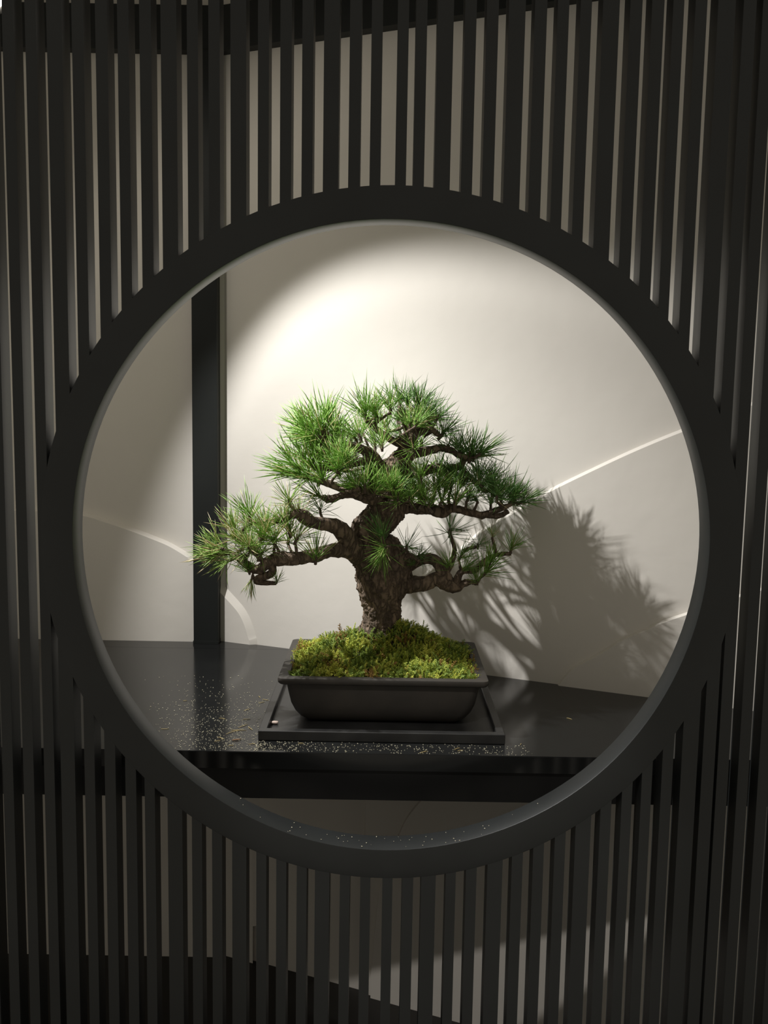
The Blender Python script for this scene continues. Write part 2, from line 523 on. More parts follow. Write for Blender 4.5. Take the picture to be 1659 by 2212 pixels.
hx, hy = 0.2235, 0.168
body = [(.158, .108, .02, PB), (.170, .119, .022, PB + .001), (.180, .128, .025, PB + .008), (.190, .137, .025, PB + .022), (.198, .144, .022, PB + .042), (.2035, .149, .018, PB + .070),
        (.2065, .152, .015, PR - .017), (.190, .138, .015, PR - .017), (.178, .128, .015, PB + .03), (.150, .10, .015, PB + .015)]
loft('body', body, M_pot, pot, PX, PYc)
rimo = [(.2055, .151, .015, PR - .0165), (hx - .004, hy - .004, .012, PR - .0145), (hx - .001, hy - .001, .012, PR - .011), (hx, hy, .012, PR - .005), (hx - .001, hy - .001, .012, PR - .001), (hx - .004, hy - .004, .012, PR),
        (hx - .022, hy - .021, .010, PR - .0005), (hx - .024, hy - .023, .010, PR - .003), (hx - .025, hy - .024, .010, PR - .0165)]
loft('rim', rimo, M_pot, pot, PX, PYc, loop=True)
for sx_ in (-1, 1):
    for sy_ in (-1, 1):
        box_obj('foot', (PX + sx_ * .13 - .025, PX + sx_ * .13 + .025, PYc + sy_ * .085 - .02, PYc + sy_ * .085 + .02, ZT + .008, PB + .001), M_pot, pot, 0.002)

# moss mound
TRX, TRY = -0.006, 0.57      # where the trunk stands
def mound(x, y):
    ex = max(0.0, 1 - ((x - PX) / .200) ** 4) * max(0.0, 1 - ((y - PYc) / .146) ** 4)
    g1 = .030 * math.exp(-(((x - TRX) / .10) ** 2 + ((y - TRY) / .10) ** 2))
    g2 = .044 * math.exp(-(((x - .065) / .085) ** 2 + ((y - .575) / .07) ** 2))
    g3 = .022 * math.exp(-(((x + .11) / .07) ** 2 + ((y - .50) / .10) ** 2))
    n = .011 * noise.noise(Vector((x * 24, y * 24, 1.3))) + .006 * noise.noise(Vector((x * 60, y * 60, 4.3)))
    return PR - .006 + (0.004 + g1 + g2 + g3 + n) * ex ** .6 - .008 * (1 - ex)


v, f = [], []
nx, ny = 56, 40
for j in range(ny + 1):
    for i in range(nx + 1):
        x = PX + .199 * (2 * i / nx - 1); y = PYc + .1445 * (2 * j / ny - 1)
        v.append((x, y, mound(x, y)))
for j in range(ny):
    for i in range(nx):
        q = j * (nx + 1) + i
        f.append((q, q + 1, q + nx + 2, q + nx + 1))
soil = mesh_obj('soil', v, f, M_soil, pot, True)

# moss sprigs: curved stems with small leaflets
def sprig(seed, n_leaf=12):
    r = random.Random(seed)
    V, F = [], []
    bend = r.uniform(.2, .8); az = r.uniform(0, 6.28)
    def P(t): return Vector((bend * t * t * .6, 0, t * (1 - .25 * bend * t)))
    for s in range(n_leaf):
        t = .12 + .88 * s / (n_leaf - 1)
        c = P(t)
        ll = (.27 if s < n_leaf - 1 else .18) * (1.1 - .5 * t) * r.uniform(.8, 1.2)
        for sg in (-1, 1):
            a_ = sg * r.uniform(.7, 1.3) + r.uniform(-.3, .3)
            dr = Vector((math.cos(a_ + (1.57 if s % 2 else 0)) * .75, math.sin(a_ + (1.57 if s % 2 else 0)), r.uniform(.35, .75))).normalized()
            sd = dr.cross(Vector((0, 0, 1))).normalized() * .042
            o = len(V)
            V += [c - sd * .5, c + sd * .5, c + dr * ll * .55 + sd, c + dr * ll, c + dr * ll * .55 - sd]
            F += [(o, o + 1, o + 2, o + 4), (o + 4, o + 2, o + 3)]
    o = len(V)
    ts = [0, .35, .7, 1.0]
    for t in ts:
        c = P(t); rr = .045 * (1 - .6 * t)
        V += [c + Vector((rr * math.cos(k_ * 2.094), rr * math.sin(k_ * 2.094), 0)) for k_ in range(3)]
    for s in range(3):
        for k_ in range(3):
            F.append((o + s * 3 + k_, o + s * 3 + (k_ + 1) % 3, o + s * 3 + 3 + (k_ + 1) % 3, o + s * 3 + 3 + k_))
    return np.array([tuple(p) for p in V]), F


kinds = [sprig(s) for s in range(8)]
MV, MF, MC = [], [], []
base_i = 0
cnt = 0
while cnt < 4800:
    x = PX + random.uniform(-.199, .199); y = PYc + random.uniform(-.139, .1455)
    if ((x - TRX) ** 2 + (y - TRY) ** 2) < .043 ** 2: continue
    cnt += 1
    V_, F_ = random.choice(kinds)
    sc = random.uniform(.012, .024) * (1.0 if random.random() < .93 else 1.5)
    e = .004
    nrm = Vector((-(mound(x + e, y) - mound(x - e, y)) / (2 * e), -(mound(x, y + e) - mound(x, y - e)) / (2 * e), 1)).normalized()
    edge = max(abs(x - PX) / .199, abs(y - PYc) / .1455)
    lean = Vector(((x - PX) * 2.2, (y - PYc) * 2.6, 0)) * (edge ** 3) * 1.2
    ax = (nrm * .8 + Vector((random.gauss(0, .4), random.gauss(0, .4), .55)) + lean).normalized()
    q = ax.to_track_quat('Z', 'X').to_matrix() @ Matrix.Rotation(random.uniform(0, 6.28), 3, 'Z')
    R = np.array(q) * sc
    P_ = V_ @ R.T + np.array([x, y, mound(x, y) - .002])
    MV.append(P_)
    MF += [tuple(i + base_i for i in fc) for fc in F_]
    base_i += len(V_)
    nv = noise.noise(Vector((x * 14, y * 14, 7.0))) + random.gauss(0, .28)
    brown = noise.noise(Vector((x * 26, y * 26, 2.0))) + random.gauss(0, .22) + .25 * (edge > .93)
    if brown > .50: col = (.36, .22, .06)
    elif nv > .25: col = (.58, .59, .10)
    elif nv > -.15: col = (.42, .49, .075)
    else: col = (.22, .31, .05)
    MC += [col] * len(V_)
me = bpy.data.meshes.new('moss')
me.from_pydata(np.concatenate(MV).tolist(), [], MF)
ca = me.color_attributes.new('tint', 'FLOAT_COLOR', 'POINT')
ca.data.foreach_set('color', np.concatenate([np.array(MC), np.ones((len(MC), 1))], 1).astype(np.float32).ravel())
me.materials.append(M_moss)
moss = bpy.data.objects.new('moss', me); C.objects.link(moss)
tag(moss, 'yellow-green feathery moss covering the soil of the pot', 'moss', None, 'stuff')

# ------------------------------------------------------------------ the pine
YT = 0.57
PXM = FPX / (YT + 1.6 + .06)     # pixels per metre at the tree
tree = tag(empty('bonsai_pine', tuple(at(818, 1385, YT))), 'gnarled bonsai pine with green needle pads in clay pot', 'bonsai tree')


def tube(path, radii, sides, amp, nscale, verts, faces, cap=True, seed=0.0, ridge=0.0):
    n = len(path)
    t0 = (path[1] - path[0]).normalized()
    u = t0.orthogonal().normalized()
    base = len(verts)
    for i in range(n):
        t = (path[min(i + 1, n - 1)] - path[max(i - 1, 0)]).normalized()
        u = (u - t * u.dot(t)).normalized()
        w_ = t.cross(u)
        for k_ in range(sides):
            a_ = 2 * math.pi * k_ / sides
            d = u * math.cos(a_) + w_ * math.sin(a_)
            p = path[i] + d * radii[i]
            if amp:
                q = p * nscale + Vector((seed, seed, seed))
                qq = Vector((q.x, q.y, q.z * .7))
                h = noise.noise(qq) * .9 + abs(noise.noise(qq * 2.3)) * 1.0 + noise.noise(qq * 5.1) * .35 - .25
                p = p + d * (amp * h)
            verts.append(p)
    for i in range(n - 1):
        for k_ in range(sides):
            j = (k_ + 1) % sides
            faces.append((base + i * sides + k_, base + i * sides + j, base + (i + 1) * sides + j, base + (i + 1) * sides + k_))
    if cap:
        faces.append(tuple(base + (n - 1) * sides + k_ for k_ in range(sides)))
        faces.append(tuple(base + k_ for k_ in reversed(range(sides))))


def path_px(pts, n):
    """pts: (px, py, half width px, dY)"""
    P4 = catmull([at(x, y, YT + dy).to_4d() * 1 for x, y, r, dy in pts], n)
    Rr = catmull([Vector((r / PXM, 0, 0)) for x, y, r, dy in pts], n)
    return [p.to_3d() if False else Vector((p[0], p[1], p[2])) for p in P4], [max(.0008, q.x) for q in Rr]


trunk_pts = [(812, 1402, 56, 0), (814, 1385, 50, 0), (820, 1365, 43, 0), (825, 1345, 40, 0), (826, 1325, 40, 0), (825, 1300, 44, 0), (826, 1275, 52, 0), (829, 1250, 58, 0), (828, 1227, 58, 0), (818, 1205, 56, 0),
             (806, 1185, 52, 0), (799, 1165, 47, 0), (800, 1148, 41, 0), (812, 1130, 37, 0), (827, 1112, 38, 0), (836, 1096, 40, 0), (836, 1078, 42, 0), (832, 1060, 42, 0), (836, 1040, 36, 0),
             (846, 1018, 28, 0), (860, 1000, 23, 0), (874, 980, 20, 0), (885, 960, 17, 0), (888, 940, 13, 0), (880, 915, 10, .01), (868, 892, 7, .01), (862, 876, 4, .01)]
pth, rad = path_px(trunk_pts, 11)
V_, F_ = [], []
tube(pth, rad, 96, .0058, 75, V_, F_, seed=3.1)
trunk = mesh_obj('trunk', V_, F_, M_bark, tree, True)
trunk['label'] = 'thick rough brown-black trunk'

branches = [  # main limbs: (px, py, half width px, depth offset)
    [(775, 1190, 30, -.02), (757, 1178, 24, -.045), (746, 1156, 19, -.065), (727, 1138, 16, -.08), (700, 1132, 13, -.09), (672, 1127, 12, -.10), (655, 1115, 14, -.10), (640, 1110, 9, -.10), (610, 1120, 8, -.09), (575, 1130, 7, -.08), (545, 1128, 5, -.07), (520, 1150, 4, -.05)],
    [(790, 1200, 28, -.02), (750, 1188, 18, -.05), (712, 1190, 13, -.07), (690, 1197, 14, -.08), (660, 1203, 13, -.085), (632, 1207, 13, -.09), (600, 1207, 14, -.09), (578, 1216, 11, -.09), (560, 1230, 10, -.08), (536, 1222, 8, -.07), (515, 1205, 7, -.06), (490, 1192, 5, -.05)],
    [(585, 1213, 9, -.09), (588, 1235, 8, -.085), (572, 1245, 8, -.08), (555, 1250, 7, -.08), (560, 1258, 6, -.08), (597, 1260, 4, -.08)],
    [(835, 1255, 40, 0), (870, 1262, 22, -.01), (895, 1262, 18, -.02), (921, 1260, 16, -.02), (943, 1250, 15, -.02), (962, 1260, 16, -.02), (984, 1268, 13, -.02), (1000, 1261, 8, -.02), (1018, 1257, 6, -.02), (1030, 1261, 4, -.02)],
    [(845, 1235, 30, .01), (880, 1222, 16, .01), (910, 1209, 12, .01), (935, 1208, 12, 0), (950, 1222, 13, -.01), (960, 1242, 14, -.015), (972, 1262, 12, -.02)],
    [(985, 1262, 10, -.02), (990, 1245, 8, -.02), (1000, 1233, 7, -.01), (1024, 1232, 7, 0), (1042, 1216, 6, .01), (1060, 1203, 5, .02), (1085, 1197, 5, .02), (1104, 1196, 4, .02)],
    [(962, 1240, 8, .01), (975, 1215, 7, .03), (982, 1190, 5, .04), (976, 1165, 4, .05), (972, 1151, 3, .05)],
    [(1000, 1190, 4, .03), (1018, 1183, 4, .03), (1032, 1181, 3, .03)],
    [(1072, 1200, 4, .02), (1068, 1180, 4, .02), (1063, 1160, 3, .02)],
    [(850, 1088, 26, .01), (882, 1096, 14, .02), (902, 1099, 12, .03), (930, 1100, 12, .03), (954, 1107, 13, .03), (975, 1098, 10, .02), (1000, 1103, 8, .02), (1041, 1113, 8, .01), (1062, 1105, 6, .01), (1085, 1098, 6, 0), (1110, 1086, 4, 0)],
    [(1041, 1112, 5, .01), (1075, 1115, 6, .01), (1098, 1105, 5, 0)],
    [(870, 985, 16, .01), (900, 978, 11, .03), (925, 974, 9, .04), (950, 968, 8, .05), (972, 972, 7, .05), (995, 985, 6, .05), (1014, 988, 5, .05)],
    [(850, 1015, 20, .02), (905, 1022, 10, .05), (935, 1012, 10, .07), (962, 1012, 8, .08), (990, 1008, 8, .08), (1004, 992, 7, .08)],
    [(990, 1008, 6, .08), (1025, 1040, 6, .07), (1050, 1060, 6, .05), (1068, 1042, 4, .05)],
    [(830, 1072, 26, -.02), (788, 1068, 18, -.05), (760, 1066, 10, -.07), (735, 1072, 7, -.08), (712, 1078, 8, -.08), (695, 1074, 5, -.08)],
    [(760, 1066, 9, -.07), (725, 1050, 8, -.1), (690, 1038, 7, -.1), (655, 1028, 5, -.09)],
    [(836, 1040, 26, 0), (818, 1012, 18, -.01), (806, 990, 15, -.02), (790, 975, 11, -.03), (765, 965, 9, -.04), (735, 958, 8, -.04), (708, 942, 7, -.04), (695, 926, 4, -.04)],
    [(806, 990, 10, -.02), (770, 1000, 8, -.06), (735, 1010, 7, -.07), (690, 1010, 6, -.07), (660, 1000, 4, -.06)],
    [(885, 965, 10, 0), (855, 955, 8, -.02), (830, 940, 7, -.03), (805, 920, 6, -.03), (791, 902, 4, -.03)],
    [(886, 945, 10, 0), (905, 935, 8, .02), (925, 925, 7, .03), (948, 940, 5, .04)],
    [(880, 920, 7, .01), (900, 905, 6, .02), (904, 886, 4, .02)],
    [(840, 1215, 12, -.03), (838, 1195, 8, -.07), (830, 1180, 5, -.085), (826, 1168, 3, -.09)],
    [(850, 1220, 10, -.02), (885, 1200, 6, -.05), (905, 1212, 4, -.05)],
]
bdat = []
for bi, bp_ in enumerate(branches):
    if bi < 3:
        bp_ = [(x, y, r_, dy - .10 * min(1.0, max(0.0, (765 - x) / 130))) for x, y, r_, dy in bp_]
    p_, r_ = path_px(bp_, 6)
    V_, F_ = [], []
    tube(p_, r_, 20 if bp_[0][2] > 12 else 12, .0024 if bp_[0][2] > 12 else .0012, 95, V_, F_, seed=bi * 1.7)
    bdat.append([V_, F_, p_, r_])

# tufts: px, py, direction (deg, 90 = up), needle length px, kind, depth offset, tone
# kinds: b = brush (narrow), f = fan (wide), s = star (all round)
T = [
    (695, 930, 112, 78, 'f', -.05, 'g'), (706, 918, 95, 70, 'b', -.03, 'g'), (672, 938, 135, 72, 'f', -.06, 'g'), (722, 934, 80, 64, 'f', -.03, 'g'), (690, 945, 160, 70, 'f', -.07, 'g'), (715, 945, 60, 50, 'f', -.02, 'g'),
    (790, 902, 100, 72, 'f', -.03, 'g'), (843, 885, 95, 60, 'f', -.01, 'g'), (778, 946, 110, 55, 'f', -.08, 'g'), (825, 966, 95, 52, 'f', -.09, 'g'), (740, 962, 100, 55, 'f', -.05, 'g'),
    (645, 1024, 172, 80, 'b', -.09, 'g'), (676, 1004, 105, 66, 'f', -.08, 'g'), (656, 990, 125, 68, 'f', -.07, 'g'), (730, 1014, 85, 62, 'f', -.1, 'g'), (694, 1074, 150, 58, 'f', -.1, 'g'), (668, 1034, 165, 60, 'f', -.1, 'g'),
    (788, 1055, 98, 60, 'f', -.1, 'g'), (765, 1060, 120, 50, 'f', -.1, 'g'), (810, 1064, 60, 50, 'f', -.1, 'g'), (700, 1040, 110, 55, 'f', -.12, 'g'), (640, 1006, 150, 66, 'f', -.11, 'g'), (715, 1000, 95, 58, 'f', -.05, 'g'),
    (626, 1088, 95, 52, 'f', -.06, 'y'), (902, 884, 85, 62, 'f', .02, 'd'), (924, 902, 60, 60, 'f', .03, 'd'), (885, 925, 100, 55, 'f', -.06, 'g'), (953, 941, 50, 66, 'f', .04, 'd'), (893, 972, 90, 60, 's', -.07, 'g'),
    (864, 878, 85, 58, 'f', .03, 'd'), (880, 872, 95, 50, 'f', .02, 'd'),
    (1014, 988, 80, 74, 'f', .05, 'd'), (995, 981, 110, 62, 'f', .06, 'd'), (1032, 984, 35, 70, 'f', .05, 'd'), (1068, 1044, 85, 62, 's', .05, 'd'), (908, 1036, 90, 58, 'f', -.06, 'g'), (889, 1085, 95, 62, 'f', -.06, 'g'),
    (983, 1089, 88, 68, 'f', -.03, 'g'), (995, 1044, 100, 55, 'f', .03, 'd'), (1102, 1087, 60, 66, 'f', 0, 'd'), (1124, 1086, 30, 56, 'f', 0, 'd'), (1082, 1078, 100, 58, 'f', .02, 'd'), (953, 1020, 90, 58, 's', .05, 'd'),
    (1034, 1054, 95, 55, 'f', .05, 'd'), (968, 968, 80, 52, 's', .05, 'd'), (1060, 1090, 90, 50, 'f', .03, 'd'), (940, 1060, 80, 55, 'f', -.02, 'g'), (915, 1070, 110, 50, 'f', -.05, 'g'), (1010, 1080, 60, 50, 'f', 0, 'd'),
    (860, 1075, 80, 52, 'f', -.1, 'g'), (840, 1060, 100, 50, 'f', -.1, 'g'), (865, 1040, 85, 45, 's', -.08, 'd'),
    # left pad
    (540, 1117, 102, 60, 'f', -.03, 'g'), (593, 1172, 92, 64, 'f', -.09, 'g'), (488, 1188, 160, 66, 'f', -.06, 'y'), (480, 1198, 185, 62, 'b', -.06, 'y'), (508, 1143, 100, 52, 'f', -.02, 'y'), (538, 1234, 95, 45, 'f', -.08, 'g'),
    (598, 1257, 90, 28, 'f', -.08, 'g'), (682, 1209, 85, 62, 'f', -.1, 'g'), (692, 1105, 90, 48, 's', -.03, 'd'), (626, 1152, 95, 58, 'f', -.06, 'y'), (570, 1147, 85, 56, 'f', -.05, 'y'), (648, 1120, 100, 52, 'f', -.05, 'y'),
    (513, 1165, 120, 58, 'f', -.05, 'y'), (552, 1186, 110, 52, 'f', -.09, 'y'), (640, 1168, 60, 55, 'f', -.07, 'y'), (470, 1190, 140, 55, 'f', -.03, 'y'), (530, 1200, 150, 50, 'f', -.09, 'y'), (612, 1130, 95, 50, 'f', -.06, 'y'),
    (498, 1210, 200, 52, 'f', -.07, 'y'), (558, 1205, 80, 46, 'f', -.1, 'g'), (545, 1246, 265, 40, 'b', -.08, 'y'), (580, 1140, 110, 48, 'f', -.01, 'y'), (525, 1180, 95, 46, 'f', -.03, 'y'),
    # right low branch
    (972, 1151, 90, 64, 's', .05, 'd'), (1032, 1180, 90, 42, 's', .03, 'd'), (1064, 1160, 90, 30, 'f', .02, 'y'), (1104, 1188, 75, 48, 'f', .02, 'g'), (970, 1228, 95, 46, 'f', -.03, 'g'), (993, 1206, 65, 50, 'f', -.02, 'g'),
    (1044, 1242, 50, 62, 'f', -.03, 'g'), (1030, 1258, 110, 40, 'f', -.03, 'g'), (1056, 1220, 75, 50, 'f', -.01, 'g'), (1000, 1232, 55, 46, 'f', -.03, 'g'),
    (826, 1166, 95, 58, 'f', -.1, 'd'), (829, 1190, 255, 52, 'f', -.11, 'g'), (836, 1182, 200, 50, 'f', -.11, 'g'), (878, 1184, 90, 50, 's', -.05, 'd'), (899, 1217, 90, 42, 's', -.04, 'd'), (906, 1200, 30, 38, 's', -.03, 'd'),
]
fills = [  # ellipse centre, half sizes, how many, tone, length range, mid depth
    (688, 945, 50, 32, 5, 'g', (50, 66), -.02), (850, 915, 70, 34, 8, 'g', (44, 58), -.02), (690, 1020, 55, 40, 8, 'g', (48, 60), -.06), (785, 1000, 50, 40, 3, 'g', (44, 54), -.05),
    (920, 930, 40, 34, 5, 'd', (46, 58), .03), (985, 985, 45, 25, 3, 'd', (46, 60), .06), (1060, 1075, 60, 24, 7, 'd', (42, 54), .03), (930, 1050, 60, 34, 6, 'g', (42, 54), -.01), (810, 1060, 60, 18, 7, 'g', (44, 52), -.08),
    (560, 1165, 70, 34, 8, 'y', (44, 56), -.175), (1010, 1040, 60, 30, 4, 'd', (42, 52), .06), (900, 1085, 60, 14, 5, 'g', (42, 52), -.04),
]
backs = [(695, 985, 55, 55, 10, 'g'), (790, 930, 70, 45, 6, 'g'), (890, 915, 55, 35, 5, 'd'), (760, 1045, 60, 20, 5, 'g'), (930, 1050, 70, 35, 5, 'd'), (1040, 1060, 55, 30, 4, 'd')]
# the low left pad reaches out towards the opening
def forward(x, y):
    return .10 * min(1.0, max(0.0, (765 - x) / 130)) if y > 1078 and x < 765 and not (x > 690 and y < 1085) else 0.0
T = [(x, y, an, ln, kd, dy - forward(x, y) - (.03 if x < 700 and 1080 < y < 1180 else 0), tn) for x, y, an, ln, kd, dy, tn in T]
rr = random.Random(5)
for cx, cy, ax_, ay_, n_, tone in backs:
    for _ in range(n_):
        a_ = rr.uniform(0, 6.28); q = math.sqrt(rr.random())
        x = cx + ax_ * q * math.cos(a_); y = cy + ay_ * q * math.sin(a_)
        T.append((x, y, 90 - 45 * (x - cx) / ax_ + rr.uniform(-25, 25), rr.uniform(44, 58), 'f', rr.uniform(.06, .15 if x < 950 else .10), tone))
for cx, cy, ax_, ay_, n_, tone, lr, my in fills:
    for _ in range(n_):
        a_ = rr.uniform(0, 6.28); q = math.sqrt(rr.random())
        x = cx + ax_ * q * math.cos(a_); y = cy + ay_ * q * math.sin(a_)
        ang = 90 - 55 * (x - cx) / ax_ * .8 + rr.uniform(-30, 30)
        T.append((x, y, ang, rr.uniform(*lr), rr.choice('ffs'), my + rr.uniform(-.075, .085), tone))


def tuft_mesh(kind, seed, mats):
    r = random.Random(seed)
    V, F, MI = [], [], []
    n = {'b': 34, 'f': 42, 's': 32}[kind]
    amax = {'b': 28, 'f': 62, 's': 115}[kind]
    nr = .0118
    for i in range(n):
        th = math.radians(amax) * (r.random() ** .72)
        az = r.uniform(0, 6.283)
        ll = r.uniform(.62, 1.0) * (1.12 if r.random() < .06 else 1.0)
        d0 = Vector((math.sin(th) * math.cos(az), math.sin(th) * math.sin(az), math.cos(th)))
        sag = Vector((r.gauss(0, .12), r.gauss(0, .12), r.gauss(.05, .1)))
        root = Vector((0, 0, r.uniform(-.1, .16))) + d0 * .02
        sd = d0.orthogonal().normalized(); up = d0.cross(sd)
        o = len(V)
        for t, k_ in ((0.0, .75), (.35, 1.0), (.75, .85)):
            c = root + d0 * (ll * t) + sag * (t * t * ll)
            for q in range(3):
                a_ = q * 2.0944
                V.append(c + (sd * math.cos(a_) + up * math.sin(a_)) * nr * k_)
        V.append(root + d0 * ll + sag * ll)
        for s_ in range(2):
            for q in range(3):
                F.append((o + s_ * 3 + q, o + s_ * 3 + (q + 1) % 3, o + s_ * 3 + 3 + (q + 1) % 3, o + s_ * 3 + 3 + q)); MI.append(0)
        for q in range(3):
            F.append((o + 6 + q, o + 6 + (q + 1) % 3, o + 9)); MI.append(0)
    # scaly bud the needles grow from
    o = len(V)
    for z, rd in ((-.16, .045), (-.02, .06), (.10, .05), (.19, .012)):
        for q in range(6):
            V.append(Vector((rd * math.cos(q * 1.047), rd * math.sin(q * 1.047), z)))
    for s_ in range(3):
        for q in range(6):
            F.append((o + s_ * 6 + q, o + s_ * 6 + (q + 1) % 6, o + s_ * 6 + 6 + (q + 1) % 6, o + s_ * 6 + 6 + q)); MI.append(1)
    m_ = bpy.data.meshes.new('needle_tuft')
    m_.from_pydata([tuple(p) for p in V], [], F)
    for mm in mats: m_.materials.append(mm)
    m_.polygons.foreach_set('material_index', MI)
    m_.polygons.foreach_set('use_smooth', [True] * len(F))
    return m_


lib = {}
for tone, mm in (('g', M_needle), ('y', M_needle_y), ('d', M_needle_d)):
    for kd in 'bfs':
        lib[(tone, kd)] = [tuft_mesh(kd, hash((tone, kd)) % 1000 + s if False else (ord(tone) * 31 + ord(kd) * 7 + s), (mm, M_bud)) for s in range(4)]

carried = {}
allpts = [(p, bi, r_) for bi, (_, _, P_, R_) in enumerate(bdat) for p, r_ in zip(P_, R_)]
apn = np.array([tuple(p) for p, _, _ in allpts])
for (x, y, ang, ln, kd, dy, tone) in T:
    p = at(x, y, YT + dy)
    d2 = ((apn - np.array(p)) ** 2).sum(1)
    k_ = int(d2.argmin())
    q, bi, rq = allpts[k_]
    a_ = math.radians(ang + rr.uniform(-6, 6))
    d = Vector((math.cos(a_), rr.gauss(-.05, .33) + (dy + .02) * 3.0, math.sin(a_))).normalized()
    lm = ln * 1.1 / PXM
    o = bpy.data.objects.new('needle_tuft', rr.choice(lib[(tone, kd)]))
    C.objects.link(o)
    mw = Matrix.Translation(p) @ (d.to_track_quat('Z', 'Y').to_matrix() @ Matrix.Rotation(rr.uniform(0, 6.28), 3, 'Z')).to_4x4() @ Matrix.Scale(lm, 4)
    carried.setdefault(bi, []).append((o, mw))
    # the twig that carries it
    dist = (p - q).length
    if dist > rq * .8:
        m1 = q.lerp(p, .5) + Vector((rr.gauss(0, .1), rr.gauss(0, .1), -.12)) * dist
        pp = catmull([q, m1, p - d * lm * .08, p], 5)
        n_ = len(pp)
        r0 = min(.0042, rq * .75)
        tube(pp, [r0 + (.0021 - r0) * i / (n_ - 1) for i in range(n_)], 7, .0006, 120, bdat[bi][0], bdat[bi][1], seed=x)
for bi, (V_, F_, _, _) in enumerate(bdat):
    br = mesh_obj('branch', V_, F_, M_bark, tree, True)
    for o, mw in carried.get(bi, []):
        o.parent = br
        o.matrix_parent_inverse = Matrix.Identity(4)
        o.matrix_basis = mw

# pale scar on the trunk front
sc_c = at(829, 1254, YT) + Vector((0, -.058, 0))
v, f = [], []
for j in range(7):
    rj = j / 6
    for i in range(14):
        a_ = 2 * math.pi * i / 14
        wob = 1 + .28 * noise.noise(Vector((math.cos(a_) * 1.5, math.sin(a_) * 1.5, 9)))
        v.append(sc_c + Vector((.0135 * rj * math.cos(a_) * wob + .004 * math.sin(a_) * rj, -.006 * (1 - rj ** 3) + .007 * rj, .022 * rj * math.sin(a_) * wob)))
for j in range(6):
    for i in range(14):
        f.append((j * 14 + i, j * 14 + (i + 1) % 14, j * 14 + 14 + (i + 1) % 14, j * 14 + 14 + i))
kn = mesh_obj('branch_scar', v, f, M_scar, tree, True)
kn['label'] = 'pale healed branch scar'

# ------------------------------------------------------------------ sand, needles and crumbs on the table
def grains(name, pts, label, seed):
    r = random.Random(seed)
    V, F = [], []
    for p in pts:
        s = r.uniform(.0005, .0011)
        o = len(V)
        a_ = r.uniform(0, 6.28)
        sx_, sy_, sz_ = s * r.uniform(.8, 1.7), s, s * .8
        for dx, dy, dz in ((1, 0, 0), (0, 1, 0), (-1, 0, 0), (0, -1, 0), (0, 0, 1), (0, 0, -1)):
            x = dx * sx_; y = dy * sy_
            V.append((p[0] + x * math.cos(a_) - y * math.sin(a_), p[1] + x * math.sin(a_) + y * math.cos(a_), p[2] + s * .8 + dz * sz_))
        F += [(o, o + 1, o + 4), (o + 1, o + 2, o + 4), (o + 2, o + 3, o + 4), (o + 3, o, o + 4), (o + 1, o, o + 5), (o + 2, o + 1, o + 5), (o + 3, o + 2, o + 5), (o, o + 3, o + 5)]
    ob = mesh_obj(name, V, F, M_sand)
    tag(ob, label, 'sand', None, 'stuff')
    return ob


r = random.Random(21)
pts = []
while len(pts) < 950:
    x = r.gauss(490, 75) if r.random() < .65 else r.uniform(330, 612)
    y = 1622 - abs(r.gauss(0, 70))
    if y < 1455 or x > 640: continue
    p = at_z(x, y, ZT)
    if p.x > tx0 - .003 and p.y > ty0 - .003: continue
    if p.y < YF + .002: continue
    pts.append(p)
grains('sand_grains', pts, 'pale sand specks scattered on the table left of the tray', 3)
pts = []
while len(pts) < 430:
    u = r.random() ** 1.5
    x = tx0 + (tx1 + .05 - tx0) * u
    y = r.uniform(YF + .003, ty0 - .004)
    pts.append((x, y, ZT))
grains('sand_grains', pts, 'pale sand specks along the table edge in front of the tray', 4)
pts = []
while len(pts) < 46:
    th = math.radians(r.gauss(270, 14))
    y = r.uniform(.004, RD - .006)
    pts.append((RX + (RI - .0005) * math.cos(th), y, RZ + (RI - .0005) * math.sin(th)))
grains('sand_grains', pts, 'few pale specks on the bottom of the round frame', 5)


def fallen(px, py, ang, lpx, label, group, m=M_dry, rad_=.0006, z=ZT):
    p = at_z(px, py, z)
    ll = lpx / 1060
    d = Vector((math.cos(ang), math.sin(ang), 0)); s = Vector((-d.y, d.x, 0))
    c = r.uniform(-.08, .08)
    pp = [p + d * (t - .5) * ll + s * c * ll * (1 - 4 * (t - .5) ** 2) + Vector((0, 0, rad_ * .9 + .0006 * (1 - (2 * t - 1) ** 2))) for t in (0, .25, .5, .75, 1)]
    V, F = [], []
    tube(pp, [rad_ * .6, rad_, rad_, rad_, rad_ * .5], 5, 0, 1, V, F)
    ob = mesh_obj('fallen_needle', V, F, m, None, True)
    tag(ob, label, 'pine needle', group)


G1 = ('dry tan pine needle lying on the table left of the tray', 'needles on the table left of the tray')
fallen(505, 1582, .75, 42, 'longest tan needle, slanting across another beside the tray', None)
fallen(515, 1578, .05, 36, 'tan needle lying level across the longest needle beside the tray', None)
fallen(541, 1574, -1.0, 24, 'short tan needle pointing at the left front corner of the tray', None)
for px, py, an, l_ in ((534, 1534, .8, 20), (533, 1554, .05, 18), (480, 1553, -.4, 18), (477, 1595, -.7, 22), (400, 1514, .1, 10), (574, 1512, -.4, 18), (565, 1518, .5, 16), (560, 1506, 2.0, 14), (499, 1611, .0, 12), (545, 1608, .2, 16), (470, 1601, .5, 14), (525, 1569, .9, 30)):
    fallen(px, py, an, l_, *G1)
fallen(356, 1575, 0.05, 18, 'pale straight needle lying alone near the left of the round frame', None)
G2 = ('dry tan pine needle on the table edge in front of the tray', 'needles in front of the tray')
for px, py, an, l_ in ((915, 1625, .6, 22), (988, 1618, .7, 18), (995, 1622, .3, 14), (650, 1606, .1, 12)):
    fallen(px, py, an, l_, *G2)
